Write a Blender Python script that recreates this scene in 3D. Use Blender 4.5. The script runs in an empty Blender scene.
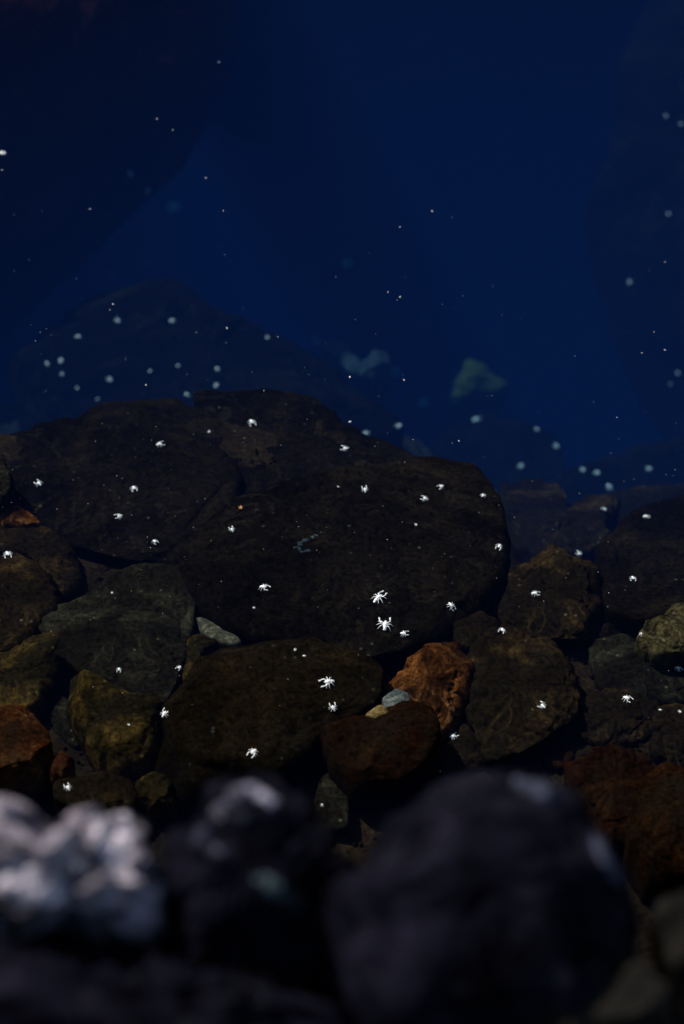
import bpy, bmesh, math, random
from mathutils import Vector, Matrix, noise
from mathutils.bvhtree import BVHTree

random.seed(7)
S = bpy.context.scene
C = S.collection
R = math.radians

# ------------------------------------------------------------------ camera
CAM = Vector((0.0, 0.0, 1.5))          # metres above the water surface (z = 0)
PITCH = 50.0
LENS = 70.0
cd = bpy.data.cameras.new('camera')
cd.sensor_fit = 'HORIZONTAL'; cd.sensor_width = 24.0; cd.lens = LENS
cd.clip_start = 0.05; cd.clip_end = 400.0
cd.dof.use_dof = True; cd.dof.focus_distance = 1.93; cd.dof.aperture_fstop = 4.4
cd.dof.aperture_blades = 0
cam = bpy.data.objects.new('camera', cd); C.objects.link(cam)
cam.location = CAM; cam.rotation_euler = (R(90 - PITCH), 0, 0)
S.camera = cam

# ------------------------------------------------------------------ light
SUN_EL, SUN_AZ = 47.0, -44.0           # azimuth clockwise from +Y: sunlight falls in from the left, a little from beyond
w = bpy.data.worlds.new('World'); S.world = w; w.use_nodes = True
nt = w.node_tree; nt.nodes.clear()
sk = nt.nodes.new('ShaderNodeTexSky'); sk.sky_type = 'NISHITA'; sk.sun_disc = False
sk.sun_elevation = R(SUN_EL); sk.sun_rotation = R(SUN_AZ)
bg = nt.nodes.new('ShaderNodeBackground'); bg.inputs['Strength'].default_value = 0.08
wo = nt.nodes.new('ShaderNodeOutputWorld')
nt.links.new(sk.outputs[0], bg.inputs[0]); nt.links.new(bg.outputs[0], wo.inputs[0])
sl = bpy.data.lights.new('sun', 'SUN'); sl.energy = 4.0; sl.angle = R(0.5); sl.color = (1.0, 0.95, 0.88)
sun = bpy.data.objects.new('sun', sl); C.objects.link(sun)
sd = Vector((math.sin(R(SUN_AZ)) * math.cos(R(SUN_EL)), math.cos(R(SUN_AZ)) * math.cos(R(SUN_EL)), math.sin(R(SUN_EL))))
sun.rotation_euler = (-sd).to_track_quat('-Z', 'Y').to_euler()
sun.location = sd * 30
vs = S.view_settings
vs.view_transform = 'Standard'; vs.look = 'None'; vs.exposure = 0.25; vs.gamma = 1.0
S.render.engine = 'CYCLES'
S.cycles.volume_bounces = 1; S.cycles.max_bounces = 4; S.cycles.diffuse_bounces = 2
S.cycles.use_denoising = True

# ------------------------------------------------------------------ helpers
FPX = LENS / 24.0 * 684.0
FWD = Vector((0, math.cos(R(PITCH)), -math.sin(R(PITCH))))
UPV = Vector((0, math.sin(R(PITCH)), math.cos(R(PITCH))))
RGT = Vector((1, 0, 0))


def ray(px, py):
    return (FWD + RGT * ((px - 342) / FPX) + UPV * ((512 - py) / FPX)).normalized()


def on_plane(px, py, p0, n):
    d = ray(px, py)
    return CAM + d * ((p0 - CAM).dot(n) / d.dot(n))


def fbm(p, o=4, lac=2.1, gain=0.5):
    a, s, f = 1.0, 0.0, 1.0
    for _ in range(o):
        s += a * noise.noise(p * f); f *= lac; a *= gain
    return s


def ridged(p, o=3):
    a, s, f = 1.0, 0.0, 1.0
    for _ in range(o):
        s += a * (1 - abs(noise.noise(p * f)) * 2); f *= 2.2; a *= 0.5
    return s


def sm(a, b, x):
    t = min(1, max(0, (x - a) / (b - a)))
    return t * t * (3 - 2 * t)


def tag(o, label, cat, group=None, kind=None):
    o['label'] = label
    if cat: o['category'] = cat
    if group: o['group'] = group
    if kind: o['kind'] = kind
    return o


def mesh_obj(name, verts, faces, mat, parent=None, smooth=True):
    me = bpy.data.meshes.new(name)
    me.from_pydata(verts, [], faces); me.update()
    if smooth: me.polygons.foreach_set('use_smooth', [True] * len(me.polygons))
    if mat: me.materials.append(mat)
    o = bpy.data.objects.new(name, me); C.objects.link(o)
    if parent: o.parent = parent
    return o


# ------------------------------------------------------------------ materials
def node(nt, t, **kw):
    n = nt.nodes.new(t)
    for k, v in kw.items(): setattr(n, k, v)
    return n


def rock_mat(name, dark, mid, patch, patch_amt=0.5, patch_scale=9.0, speck=0.0, speck_col=(.2, .2, .18), rough=1.0, spec=0.0, bump=0.35, scale=1.0, patch_sharp=0.12, vein=None, film=(.0050, .0040, .0026)):
    """Rock: two tones in cloudy noise, patches of growth or crust, tiny pale specks, fine relief."""
    m = bpy.data.materials.new(name); m.use_nodes = True
    t = m.node_tree; L = t.links; b = t.nodes['Principled BSDF']
    co = node(t, 'ShaderNodeTexCoord'); P = co.outputs['Object']
    n1 = node(t, 'ShaderNodeTexNoise'); n1.inputs['Scale'].default_value = 14 * scale; n1.inputs['Detail'].default_value = 9; n1.inputs['Roughness'].default_value = .68
    L.new(P, n1.inputs['Vector'])
    r1 = node(t, 'ShaderNodeValToRGB'); r1.color_ramp.elements[0].position = .40; r1.color_ramp.elements[1].position = .60
    r1.color_ramp.elements[0].color = (*dark, 1); r1.color_ramp.elements[1].color = (*mid, 1)
    L.new(n1.outputs[0], r1.inputs[0])
    n2 = node(t, 'ShaderNodeTexNoise'); n2.inputs['Scale'].default_value = patch_scale; n2.inputs['Detail'].default_value = 8; n2.inputs['Roughness'].default_value = .7; n2.inputs['Distortion'].default_value = .8
    mp = node(t, 'ShaderNodeMapping'); mp.inputs['Location'].default_value = (3.1, 7.7, 1.3); L.new(P, mp.inputs[0]); L.new(mp.outputs[0], n2.inputs['Vector'])
    r2 = node(t, 'ShaderNodeMapRange'); c = .72 - .34 * patch_amt
    r2.inputs['From Min'].default_value = c - patch_sharp; r2.inputs['From Max'].default_value = c + patch_sharp; r2.interpolation_type = 'SMOOTHSTEP'
    L.new(n2.outputs[0], r2.inputs[0])
    mx = node(t, 'ShaderNodeMix', data_type='RGBA'); mx.inputs['B'].default_value = (*patch, 1)
    L.new(r2.outputs[0], mx.inputs['Factor']); L.new(r1.outputs[0], mx.inputs['A'])
    col = mx.outputs['Result']
    if vein:
        nv = node(t, 'ShaderNodeTexNoise'); nv.inputs['Scale'].default_value = 16; nv.inputs['Detail'].default_value = 5; nv.inputs['Distortion'].default_value = 1.2; L.new(P, nv.inputs['Vector'])
        sb = node(t, 'ShaderNodeMath', operation='SUBTRACT'); sb.inputs[1].default_value = .5; L.new(nv.outputs[0], sb.inputs[0])
        av = node(t, 'ShaderNodeMath', operation='ABSOLUTE'); L.new(sb.outputs[0], av.inputs[0])
        rv = node(t, 'ShaderNodeMapRange'); rv.inputs['From Min'].default_value = .030; rv.inputs['From Max'].default_value = .004; L.new(av.outputs[0], rv.inputs[0])
        nw = node(t, 'ShaderNodeTexNoise'); nw.inputs['Scale'].default_value = 9; L.new(P, nw.inputs['Vector'])
        rw = node(t, 'ShaderNodeMapRange'); rw.inputs['From Min'].default_value = .45; rw.inputs['From Max'].default_value = .60; L.new(nw.outputs[0], rw.inputs[0])
        mw_ = node(t, 'ShaderNodeMath', operation='MULTIPLY'); L.new(rv.outputs[0], mw_.inputs[0]); L.new(rw.outputs[0], mw_.inputs[1])
        m3 = node(t, 'ShaderNodeMix', data_type='RGBA'); m3.inputs['B'].default_value = (*vein, 1); L.new(mw_.outputs[0], m3.inputs['Factor']); L.new(col, m3.inputs['A']); col = m3.outputs['Result']
    if film:
        nf = node(t, 'ShaderNodeTexNoise'); nf.inputs['Scale'].default_value = 19; nf.inputs['Detail'].default_value = 7; nf.inputs['Roughness'].default_value = .65
        mf = node(t, 'ShaderNodeMapping'); mf.inputs['Location'].default_value = (9.2, 1.1, 4.4); L.new(P, mf.inputs[0]); L.new(mf.outputs[0], nf.inputs['Vector'])
        rf = node(t, 'ShaderNodeMapRange'); rf.inputs['From Min'].default_value = .44; rf.inputs['From Max'].default_value = .62; rf.inputs['To Max'].default_value = .75; L.new(nf.outputs[0], rf.inputs[0])
        m4 = node(t, 'ShaderNodeMix', data_type='RGBA'); m4.inputs['B'].default_value = (*film, 1); L.new(rf.outputs[0], m4.inputs['Factor']); L.new(col, m4.inputs['A']); col = m4.outputs['Result']
    # grain
    n3 = node(t, 'ShaderNodeTexNoise'); n3.inputs['Scale'].default_value = 210 * scale; n3.inputs['Detail'].default_value = 4; n3.inputs['Roughness'].default_value = .8
    L.new(P, n3.inputs['Vector'])
    r3 = node(t, 'ShaderNodeMapRange'); r3.inputs['From Min'].default_value = .3; r3.inputs['From Max'].default_value = .72; r3.inputs['To Min'].default_value = .15; r3.inputs['To Max'].default_value = 2.3
    L.new(n3.outputs[0], r3.inputs[0])
    vm = node(t, 'ShaderNodeVectorMath', operation='SCALE'); L.new(col, vm.inputs[0]); L.new(r3.outputs[0], vm.inputs['Scale']); col = vm.outputs[0]
    if speck > 0:
        vo = node(t, 'ShaderNodeTexVoronoi'); vo.inputs['Scale'].default_value = 95 * scale; L.new(P, vo.inputs['Vector'])
        r4 = node(t, 'ShaderNodeMapRange'); r4.inputs['From Min'].default_value = .20; r4.inputs['From Max'].default_value = .10; L.new(vo.outputs['Distance'], r4.inputs[0])
        n5 = node(t, 'ShaderNodeTexNoise'); n5.inputs['Scale'].default_value = 22; n5.inputs['Detail'].default_value = 3; L.new(P, n5.inputs['Vector'])
        r5 = node(t, 'ShaderNodeMapRange'); r5.inputs['From Min'].default_value = .62 - .2 * speck; r5.inputs['From Max'].default_value = .75 - .2 * speck; L.new(n5.outputs[0], r5.inputs[0])
        sx = node(t, 'ShaderNodeSeparateColor'); L.new(vo.outputs['Color'], sx.inputs[0])
        g = node(t, 'ShaderNodeMath', operation='GREATER_THAN'); g.inputs[1].default_value = .55; L.new(sx.outputs[0], g.inputs[0])
        mu = node(t, 'ShaderNodeMath', operation='MULTIPLY'); L.new(r4.outputs[0], mu.inputs[0]); L.new(r5.outputs[0], mu.inputs[1])
        mv = node(t, 'ShaderNodeMath', operation='MULTIPLY'); L.new(mu.outputs[0], mv.inputs[0]); L.new(g.outputs[0], mv.inputs[1])
        m2 = node(t, 'ShaderNodeMix', data_type='RGBA'); m2.inputs['B'].default_value = (*speck_col, 1)
        L.new(mv.outputs[0], m2.inputs['Factor']); L.new(col, m2.inputs['A']); col = m2.outputs['Result']
    L.new(col, b.inputs['Base Color'])
    b.inputs['Roughness'].default_value = rough; b.inputs['Specular IOR Level'].default_value = spec
    n6 = node(t, 'ShaderNodeTexNoise'); n6.inputs['Scale'].default_value = 60 * scale; n6.inputs['Detail'].default_value = 8; n6.inputs['Roughness'].default_value = .72; L.new(P, n6.inputs['Vector'])
    bp = node(t, 'ShaderNodeBump'); bp.inputs['Strength'].default_value = bump; bp.inputs['Distance'].default_value = .014
    L.new(n6.outputs[0], bp.inputs['Height']); L.new(bp.outputs[0], b.inputs['Normal'])
    return m


# wet, algae-coated lava under water is almost black
M = {
    'basalt': rock_mat('black_lava', (0.00178, 0.00145, 0.00109), (0.00288, 0.0023, 0.00172), (0.00886, 0.00671, 0.00365), .35, 6, .45, (0.0325, 0.0335, 0.0298), vein=(0.00657, 0.0054, 0.00361), film=None),
    'umber': rock_mat('umber_lava', (0.00241, 0.00186, 0.00107), (0.00392, 0.00296, 0.00168), (0.0125, 0.00814, 0.00308), .35, 6, .45, (0.0325, 0.0335, 0.0298), vein=(0.00657, 0.0054, 0.00361), film=None),
    'brown': rock_mat('brown_lava', (0.004, 0.00293, 0.00162), (0.00699, 0.00495, 0.00251), (0.03, 0.0185, 0.00625), .42, 8, .4, (0.0591, 0.0512, 0.0343), vein=(0.0212, 0.014, 0.00492)),
    'olive': rock_mat('olive_lava', (0.0044, 0.0037, 0.00144), (0.00929, 0.00738, 0.00265), (0.0651, 0.0402, 0.00824), .40, 13, .5, (0.0986, 0.079, 0.0305), vein=(0.0371, 0.024, 0.00656)),
    'mottled': rock_mat('grey_mottled_lava', (0.00282, 0.00248, 0.0016), (0.00527, 0.0048, 0.00291), (0.0234, 0.0227, 0.0134), .36, 11, .6, (0.0579, 0.058, 0.0391), vein=(0.0138, 0.0125, 0.00738)),
    'rust': rock_mat('rust_lava', (0.0106, 0.00347, 0.00131), (0.0253, 0.00798, 0.00262), (0.0677, 0.0276, 0.00872), .35, 13, .35, (0.071, 0.0446, 0.0213), vein=(0.0583, 0.03, 0.0115)),
    'russet': rock_mat('russet_lava', (0.00347, 0.00151, 0.00075), (0.0066, 0.00245, 0.00107), (0.0146, 0.00589, 0.00202), .35, 12, .2, (0.0284, 0.0134, 0.00732)),
    'orange': rock_mat('orange_lava', (0.0082, 0.00322, 0.00116), (0.0273, 0.00967, 0.00222), (0.133, 0.0484, 0.0111), .40, 16, .5, (0.174, 0.0893, 0.0366), bump=.6, vein=(0.17, 0.075, 0.0246)),
    'ochre': rock_mat('ochre_stone', (0.0372, 0.0239, 0.00744), (0.0744, 0.0505, 0.0163), (0.168, 0.123, 0.0503), .45, 25, .3, (0.149, 0.126, 0.067), film=None),
    'pale': rock_mat('pale_grey_stone', (0.0244, 0.0312, 0.0298), (0.0486, 0.0591, 0.057), (0.115, 0.125, 0.109), .45, 25, .3, (0.149, 0.149, 0.141), film=None),
    'sage': rock_mat('sage_stone', (0.0181, 0.0194, 0.0129), (0.0355, 0.0374, 0.0257), (0.0967, 0.0967, 0.0677), .45, 25, .4, (0.149, 0.149, 0.119)),
    'yellow': rock_mat('yellow_speckled_stone', (0.00369, 0.00339, 0.00185), (0.0138, 0.0123, 0.00492), (0.06, 0.0507, 0.0208), .48, 28, .9, (0.164, 0.164, 0.104), bump=.6, film=None),
    'deep': rock_mat('deep_lava', (0.00312, 0.00312, 0.00273), (0.00624, 0.00624, 0.00468), (0.0144, 0.0144, 0.0096), .4, 3, .2, (0.024, 0.024, 0.024), scale=.5, film=None),
    'deep_green': rock_mat('deep_green_stone', (0.025, 0.032, 0.008), (0.0375, 0.046, 0.012), (0.05, 0.06, 0.0175), .4, 6, 0, scale=.6, film=None),
    'deep_pale': rock_mat('deep_pale_stone', (0.0072, 0.0132, 0.018), (0.024, 0.036, 0.0432), (0.048, 0.066, 0.072), .4, 6, 0, scale=.6, film=None),
    'deep_reflection': rock_mat('red_reflection_tint', (.010, .003, .003), (.020, .0055, .005), (.03, .01, .008), .4, 3, 0, scale=.5, film=None),  # red stands in for a cave wall reflected on the water
    'deep_teal': rock_mat('deep_teal_lava', (.006, .0085, .007), (.012, .016, .012), (.020, .024, .016), .4, 4, .2, (.03, .03, .03), scale=.5, film=None),
    'bed': rock_mat('silty_lava_bed', (0.00551, 0.00403, 0.00224), (0.0117, 0.00832, 0.00426), (0.0256, 0.0169, 0.00793), .4, 4, .4, (0.0493, 0.0465, 0.0343)),
    'crust_highlight_pale': rock_mat('pale_crust_highlight', (.06, .056, .075), (.36, .33, .39), (.68, .61, .66), .5, 34, 0, rough=.9, spec=.1, film=None),  # pale crust laid over the bright zones of the crusted rock
    'crust_highlight_mid': rock_mat('grey_crust_highlight', (.016, .016, .026), (.12, .115, .15), (.27, .25, .31), .5, 40, 0, rough=.9, spec=.1, film=None),  # highlight tones painted on shore rocks, shared with real crust
    'crust_highlight_dim': rock_mat('dim_crust_highlight', (.008, .009, .016), (.024, .025, .040), (.05, .053, .082), .5, 40, 0, rough=.9, spec=.1, film=None),
    'highlight_teal': rock_mat('teal_highlight', (.010, .016, .020), (.030, .046, .054), (.06, .085, .095), .5, 40, 0, rough=.9, spec=.1, film=None),  # teal highlight put into the colour
    'shore_dark': rock_mat('dry_dark_lava', (0.0016, 0.0016, 0.0038), (0.0095, 0.0092, 0.0185), (0.024, 0.023, 0.038), .30, 40, 0, rough=.9, spec=.03, bump=.8, vein=(.03, .03, .042), film=None, scale=1.9),
    'shore_crust': rock_mat('dry_crusted_lava', (0.0016, 0.0015, 0.0036), (0.018, 0.017, 0.031), (0.55, 0.48, 0.54), .58, 12, 0, rough=.9, spec=.03, bump=.8, patch_sharp=.16, vein=(.35, .32, .35), film=None, scale=1.9),
    'shore_tan': rock_mat('dry_tan_lava', (0.0035, 0.00329, 0.00315), (0.0091, 0.0084, 0.00735), (0.027, 0.0243, 0.0198), .45, 14, 0, rough=.9, spec=.03, bump=.6, film=None, scale=1.9),
}


def plain(name, col, rough=.4, spec=.5, coat=0):
    m = bpy.data.materials.new(name); m.use_nodes = True
    t = m.node_tree; b = t.nodes['Principled BSDF']
    co = node(t, 'ShaderNodeTexCoord')
    n = node(t, 'ShaderNodeTexNoise'); n.inputs['Scale'].default_value = 300; n.inputs['Detail'].default_value = 3
    t.links.new(co.outputs['Object'], n.inputs['Vector'])
    r = node(t, 'ShaderNodeValToRGB'); r.color_ramp.elements[0].color = (*[c * .8 for c in col], 1); r.color_ramp.elements[1].color = (*col, 1)
    r.color_ramp.elements[0].position = .3; r.color_ramp.elements[1].position = .5
    t.links.new(n.outputs[0], r.inputs[0]); t.links.new(r.outputs[0], b.inputs['Base Color'])
    b.inputs['Roughness'].default_value = rough; b.inputs['Specular IOR Level'].default_value = spec
    b.inputs['Coat Weight'].default_value = coat; b.inputs['Coat Roughness'].default_value = .2
    return m


M_CRAB = plain('white_shell', (.97, .98, .95), .32, 1.0, 1.0)
M_AMBER = plain('amber_shell', (.75, .36, .12), .4, .6, .4)
M_SPECK = plain('pale_flake', (.45, .47, .5), .4, .6, .5)

# ------------------------------------------------------------------ the setting
def bed_z(x, y):
    """Floor of the pool: a shallow ledge under the shore, a drop to deep water, a far side raised to darken the water."""
    ledge = -0.058 - 0.13 * (y - .98)
    rt = sm(-.02, .22, x)
    k = sm(1.46 - .26 * rt, 2.0 + .35 * rt, y + .06 * noise.noise(Vector((x * 3.3, y * 3, 4))) + .03 * noise.noise(Vector((x * 11, y * 11, 4))))
    deep = -2.75 + .30 * noise.noise(Vector((x * .7, y * .7, 9))) + .2 * sm(2.6, 6.5, y)
    z = ledge * (1 - k) + deep * k
    z += (1.9 * sm(3.2, 5.2, y) + 1.6 * sm(5.2, 9, y))  # far side raised to darken the upper part of the water
    side = sm(1.1, 2.6, abs(x - .0)) * sm(1.2, 2.5, y)
    z += 1.5 * side
    edge = max(sm(4.5, 7, abs(x)), sm(9, 12, y))
    z = z * (1 - edge) + 1.0 * edge
    # bank on the near side, the shore wall that the dry rocks lie on
    b = 1 - sm(.26, .72, y)
    z = z * (1 - b) + .70 * b
    z += .05 * k * fbm(Vector((x * 2.3, y * 2.3, 1.0)), 4) + .010 * fbm(Vector((x * 13, y * 13, 2.0)), 3)
    return z


def axis(stops):
    out = []
    for (a, b, s) in stops:
        n = max(1, round((b - a) / s)); out += [a + (b - a) * i / n for i in range(n)]
    return out + [stops[-1][1]]


xs = axis([(-60, -12, 8), (-12, -3, .6), (-3, -1, .1), (-1, 1, .025), (1, 3, .1), (3, 12, .6), (12, 60, 8)])
ys = axis([(-60, -8, 8), (-8, -1, .7), (-1, .2, .1), (.2, 2.4, .025), (2.4, 7, .07), (7, 14, .5), (14, 70, 8)])
vv = [(x, y, bed_z(x, y)) for y in ys for x in xs]
nx = len(xs)
ff = [(j * nx + i, j * nx + i + 1, (j + 1) * nx + i + 1, (j + 1) * nx + i) for j in range(len(ys) - 1) for i in range(nx - 1)]
bed = mesh_obj('ground', vv, ff, M['bed'])
tag(bed, 'dark silty lava bed of the pool, dropping away from the shore into deep water', None, kind='structure')

# the water: one closed body filled with faintly blue, scattering water
m = bpy.data.materials.new('clear_blue_water'); m.use_nodes = True
t = m.node_tree; t.nodes.clear()
out = node(t, 'ShaderNodeOutputMaterial')
sc_ = node(t, 'ShaderNodeVolumeScatter'); ab = node(t, 'ShaderNodeVolumeAbsorption'); ad = node(t, 'ShaderNodeAddShader')
WS, WA = (.0046, .0205, .094), (.95, .37, .225)          # scattering and absorption per metre
ds = max(WS); sc_.inputs['Color'].default_value = (*[c / ds for c in WS], 1); sc_.inputs['Density'].default_value = ds
da = .7; ab.inputs['Color'].default_value = (*[1 - c / da for c in WA], 1); ab.inputs['Density'].default_value = da
t.links.new(sc_.outputs[0], ad.inputs[0]); t.links.new(ab.outputs[0], ad.inputs[1]); t.links.new(ad.outputs[0], out.inputs['Volume'])
x0, x1, y0, y1, z0, z1 = -7, 7, -.4, 12, -4.5, 0
bv = [(x, y, z) for z in (z0, z1) for y in (y0, y1) for x in (x0, x1)]
bf = [(0, 2, 3, 1), (4, 5, 7, 6), (0, 1, 5, 4), (2, 6, 7, 3), (0, 4, 6, 2), (1, 3, 7, 5)]
water = mesh_obj('water', bv, bf, m, smooth=False)
tag(water, 'clear deep blue water filling the lava pool', None, kind='structure')

# ------------------------------------------------------------------ rocks
def rock(name, outline, p0, n, up, down, mat, label, box=.22, rough=.035, fine=.016, seed=0, nt_=120, nr=44, group=None, cat='rock', chaikin=1, grow=1.07, chip=.15):
    """A closed rock. outline: points of its plan in the plane (p0, n), seen as star-shaped about its centre; it rises `up` and reaches `down` along n."""
    n = n.normalized()
    c = sum(outline, Vector()) / len(outline)
    P = [c + (p - c) * grow for p in outline]
    for _ in range(chaikin):
        Q = []
        for i in range(len(P)):
            a, b = P[i], P[(i + 1) % len(P)]
            Q += [a * .87 + b * .13, a * .13 + b * .87]
        P = Q
    c = sum(P, Vector()) / len(P)
    ax = Vector((1, 0, 0)); ax = (ax - n * ax.dot(n)).normalized(); ay = n.cross(ax)
    pol = [((p - c).dot(ax), (p - c).dot(ay)) for p in P]

    def radius(th):
        dx, dy = math.cos(th), math.sin(th); best = 0
        for i in range(len(pol)):
            (x1, y1), (x2, y2) = pol[i], pol[(i + 1) % len(pol)]
            ex, ey = x2 - x1, y2 - y1
            den = dx * ey - dy * ex
            if abs(den) < 1e-12: continue
            r = (x1 * ey - y1 * ex) / den; s = (x1 * dy - y1 * dx) / den
            if r > 0 and -1e-6 <= s <= 1 + 1e-6: best = max(best, r)
        return best or .01
    rs = [radius(2 * math.pi * i / nt_) for i in range(nt_)]
    rs = [q * (1 + .030 * fbm(Vector((math.cos(2 * math.pi * i / nt_) * 3, math.sin(2 * math.pi * i / nt_) * 3, seed * 2.3)), 4)) for i, q in enumerate(rs)]
    size = sum(rs) / nt_
    off = Vector((seed * 3.7, seed * 1.9, seed * 5.3))
    V, F = [], []
    rg = random.Random(seed * 17 + 3)
    cuts = []
    for _ in range(9):
        a_ = rg.uniform(0, 6.28); z_ = rg.uniform(.25, .95)
        cuts.append((Vector((math.cos(a_) * math.sqrt(1 - z_ * z_), math.sin(a_) * math.sqrt(1 - z_ * z_), z_)), 1 - chip * rg.uniform(.4, 1.6) + .42 * min(1, 1.2 * z_ * math.sqrt(1 - z_ * z_)) * (1 - box)))

    def chisel(u):
        for n_, d_ in cuts:
            e_ = u.dot(n_) - d_
            if e_ > 0: u = u - n_ * (e_ * .9)
        return u

    def disp(p, d, tops):
        q = p / size + off
        a = rough * size * (fbm(q * 1.6, 4) + .35 * (ridged(q * 2.3, 3) - 1))
        a += fine * size * fbm(q * 8.0, 4)
        vd = noise.voronoi(q * 1.7 + Vector((0, 0, fbm(q * 5, 2) * .1)))[0]
        a -= .8 * rough * size * math.exp(-((vd[1] - vd[0]) / .045))
        return p + d * a
    for j in range(1, nr):
        ph = math.pi * j / nr
        s_, c_ = math.sin(ph) ** box, abs(math.cos(ph)) ** box * (1 if math.cos(ph) > 0 else -1)
        for i in range(nt_):
            th = 2 * math.pi * i / nt_
            kk = s_ * (1 - .12 * max(0, -c_))
            u = chisel(Vector((math.cos(th) * kk, math.sin(th) * kk, c_)))
            lp = ax * (u.x * rs[i]) + ay * (u.y * rs[i]) + n * (u.z * (up if c_ > 0 else down))
            d = (ax * (math.cos(th) * s_) + ay * (math.sin(th) * s_) + n * c_ * 1.2).normalized()
            V.append(disp(lp, d, c_ > 0))
    top = len(V); V.append(disp(n * up, n, True)); V.append(disp(-n * down, -n, False))
    for j in range(nr - 2):
        for i in range(nt_):
            k = (i + 1) % nt_
            F.append((j * nt_ + i, (j + 1) * nt_ + i, (j + 1) * nt_ + k, j * nt_ + k))
    for i in range(nt_):
        k = (i + 1) % nt_
        F.append((top, i, k)); F.append((top + 1, (nr - 2) * nt_ + k, (nr - 2) * nt_ + i))
    o = mesh_obj(name, [tuple(v) for v in V], F, mat)
    o.location = c
    tag(o, label, cat, group)
    return o


ROCKS = []
LEDGE_P, LEDGE_N = Vector((0, .98, -.04)), Vector((0, .13, 1)).normalized()     # the sunken ledge falls gently away from the shore


def flat(name, px, mat, label, lift=0.0, tilt=(0, 0), up=.011, down=.12, seed=0, **kw):
    """A rock of the ledge: its outline, seen from the shore, laid on the sloping ledge."""
    n = (LEDGE_N + Vector((tilt[0], tilt[1], 0))).normalized()
    p0 = LEDGE_P + LEDGE_N * lift
    cx = sum(p[0] for p in px) / len(px); cy = sum(p[1] for p in px) / len(px)
    pc = on_plane(cx, cy, p0, LEDGE_N)
    pts = [on_plane(x, y, pc, n) for x, y in px]
    o = rock(name, pts, pc, n, up, down, M[mat], label, seed=seed, **kw)
    ROCKS.append(o); return o


flat('rock', [(-60, 452), (10, 440), (60, 428), (110, 411), (170, 402), (212, 420), (229, 465), (233, 503), (216, 535), (188, 560), (150, 563), (104, 556), (74, 546), (44, 522), (14, 506), (-60, 500)],
     'basalt', 'broad black slab at the upper left, its back edge against blue water', -.02, (-.05, .05), seed=1)
flat('rock', [(200, 402), (255, 391), (305, 399), (345, 430), (385, 455), (430, 478), (450, 500), (380, 520), (300, 520), (240, 518), (234, 500), (229, 462), (212, 425)],
     'basalt', 'dark rounded slab with the highest back edge, right of the broad black slab', -.035, (.04, .05), up=.02, seed=2)
flat('rock', [(232, 512), (300, 490), (350, 482), (420, 474), (468, 482), (490, 505), (505, 545), (500, 580), (474, 618), (432, 640), (396, 654), (360, 664), (300, 648), (246, 638), (212, 616), (196, 590), (193, 560), (206, 534)],
     'basalt', 'largest smooth black slab, with two big white crabs near its lower right edge', .002, (0, 0), up=.02, down=.16, seed=3, nt_=150, nr=60)
flat('rock', [(95, 592), (130, 568), (185, 563), (193, 592), (191, 630), (182, 660), (171, 690), (160, 706), (120, 690), (80, 674), (58, 655), (42, 630), (62, 610)],
     'mottled', 'grey mottled slab narrowing upwards, left of the largest black slab', .0, (.03, -.05), seed=4)
flat('rock', [(-40, 560), (28, 560), (52, 580), (58, 606), (41, 630), (20, 650), (-40, 662)], 'brown', 'dark brown rock at the left edge, above the dull olive slab', .005, (-.05, 0), seed=5)
flat('rock', [(-30, 518), (40, 530), (72, 550), (80, 580), (64, 600), (52, 582), (28, 560), (-30, 552)], 'brown', 'narrow dark rock with one white crab, wedged under the broad black slab', -.01, (-.05, 0), seed=6)
flat('rock', [(88, 553), (106, 558), (150, 566), (126, 572), (104, 584), (95, 582)], 'brown', 'thin dark sliver of rock between the broad black slab and the grey mottled slab', -.03, (0, 0), seed=7, nt_=60, nr=24)
flat('rock', [(-40, 664), (35, 640), (62, 640), (56, 680), (38, 705), (14, 719), (-40, 726)], 'olive', 'dull olive slab at the left edge, directly above the red rock', .0, (-.03, -.03), seed=8)
flat('rock', [(-40, 724), (26, 719), (46, 736), (53, 766), (42, 786), (10, 796), (-40, 800)], 'rust', 'large rust-red rock at the left edge, partly behind the pale crusted shore rock', .01, (0, -.06), up=.03, seed=9)
flat('rock', [(50, 762), (62, 753), (74, 762), (75, 780), (64, 790), (51, 786)], 'rust', 'small round rust-red stone touching the large rust-red rock', .01, (0, 0), up=.016, down=.05, seed=10, nt_=60, nr=28, box=.7)
flat('rock', [(72, 676), (112, 690), (163, 708), (169, 740), (152, 770), (122, 781), (98, 770), (84, 742), (66, 712)], 'olive', 'olive brown rock with amber patches, below the grey mottled slab', .0, (.02, -.10), up=.03, seed=11)
flat('rock', [(44, 708), (62, 690), (72, 705), (82, 742), (80, 752), (60, 742)], 'mottled', 'small dim grey-green stone wedged between the red rock and the olive brown rock', -.02, (0, 0), seed=12, nt_=70, nr=28)
flat('rock', [(196, 617), (206, 620), (238, 637), (241, 643), (228, 646), (205, 636)], 'sage', 'thin pale sage-grey sliver of stone under the lower left edge of the largest black slab', -.0, (0, 0), up=.004, down=.04, seed=13, nt_=60, nr=24)
flat('rock', [(192, 642), (204, 638), (224, 646), (206, 662), (192, 678), (184, 688), (180, 664)], 'olive', 'small olive brown stone beneath the pale sage-grey sliver', -.012, (0, 0), up=.016, down=.05, seed=14, nt_=60, nr=28)
flat('rock', [(224, 652), (260, 642), (312, 655), (360, 668), (377, 690), (372, 712), (332, 738), (304, 762), (270, 780), (180, 800), (158, 776), (168, 738), (176, 702), (196, 670)],
     'umber', 'wide dark brown-black slab at the front, holding a star-shaped crab at its right', .01, (0, -.02), up=.03, seed=15, nt_=130, nr=50)
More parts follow.
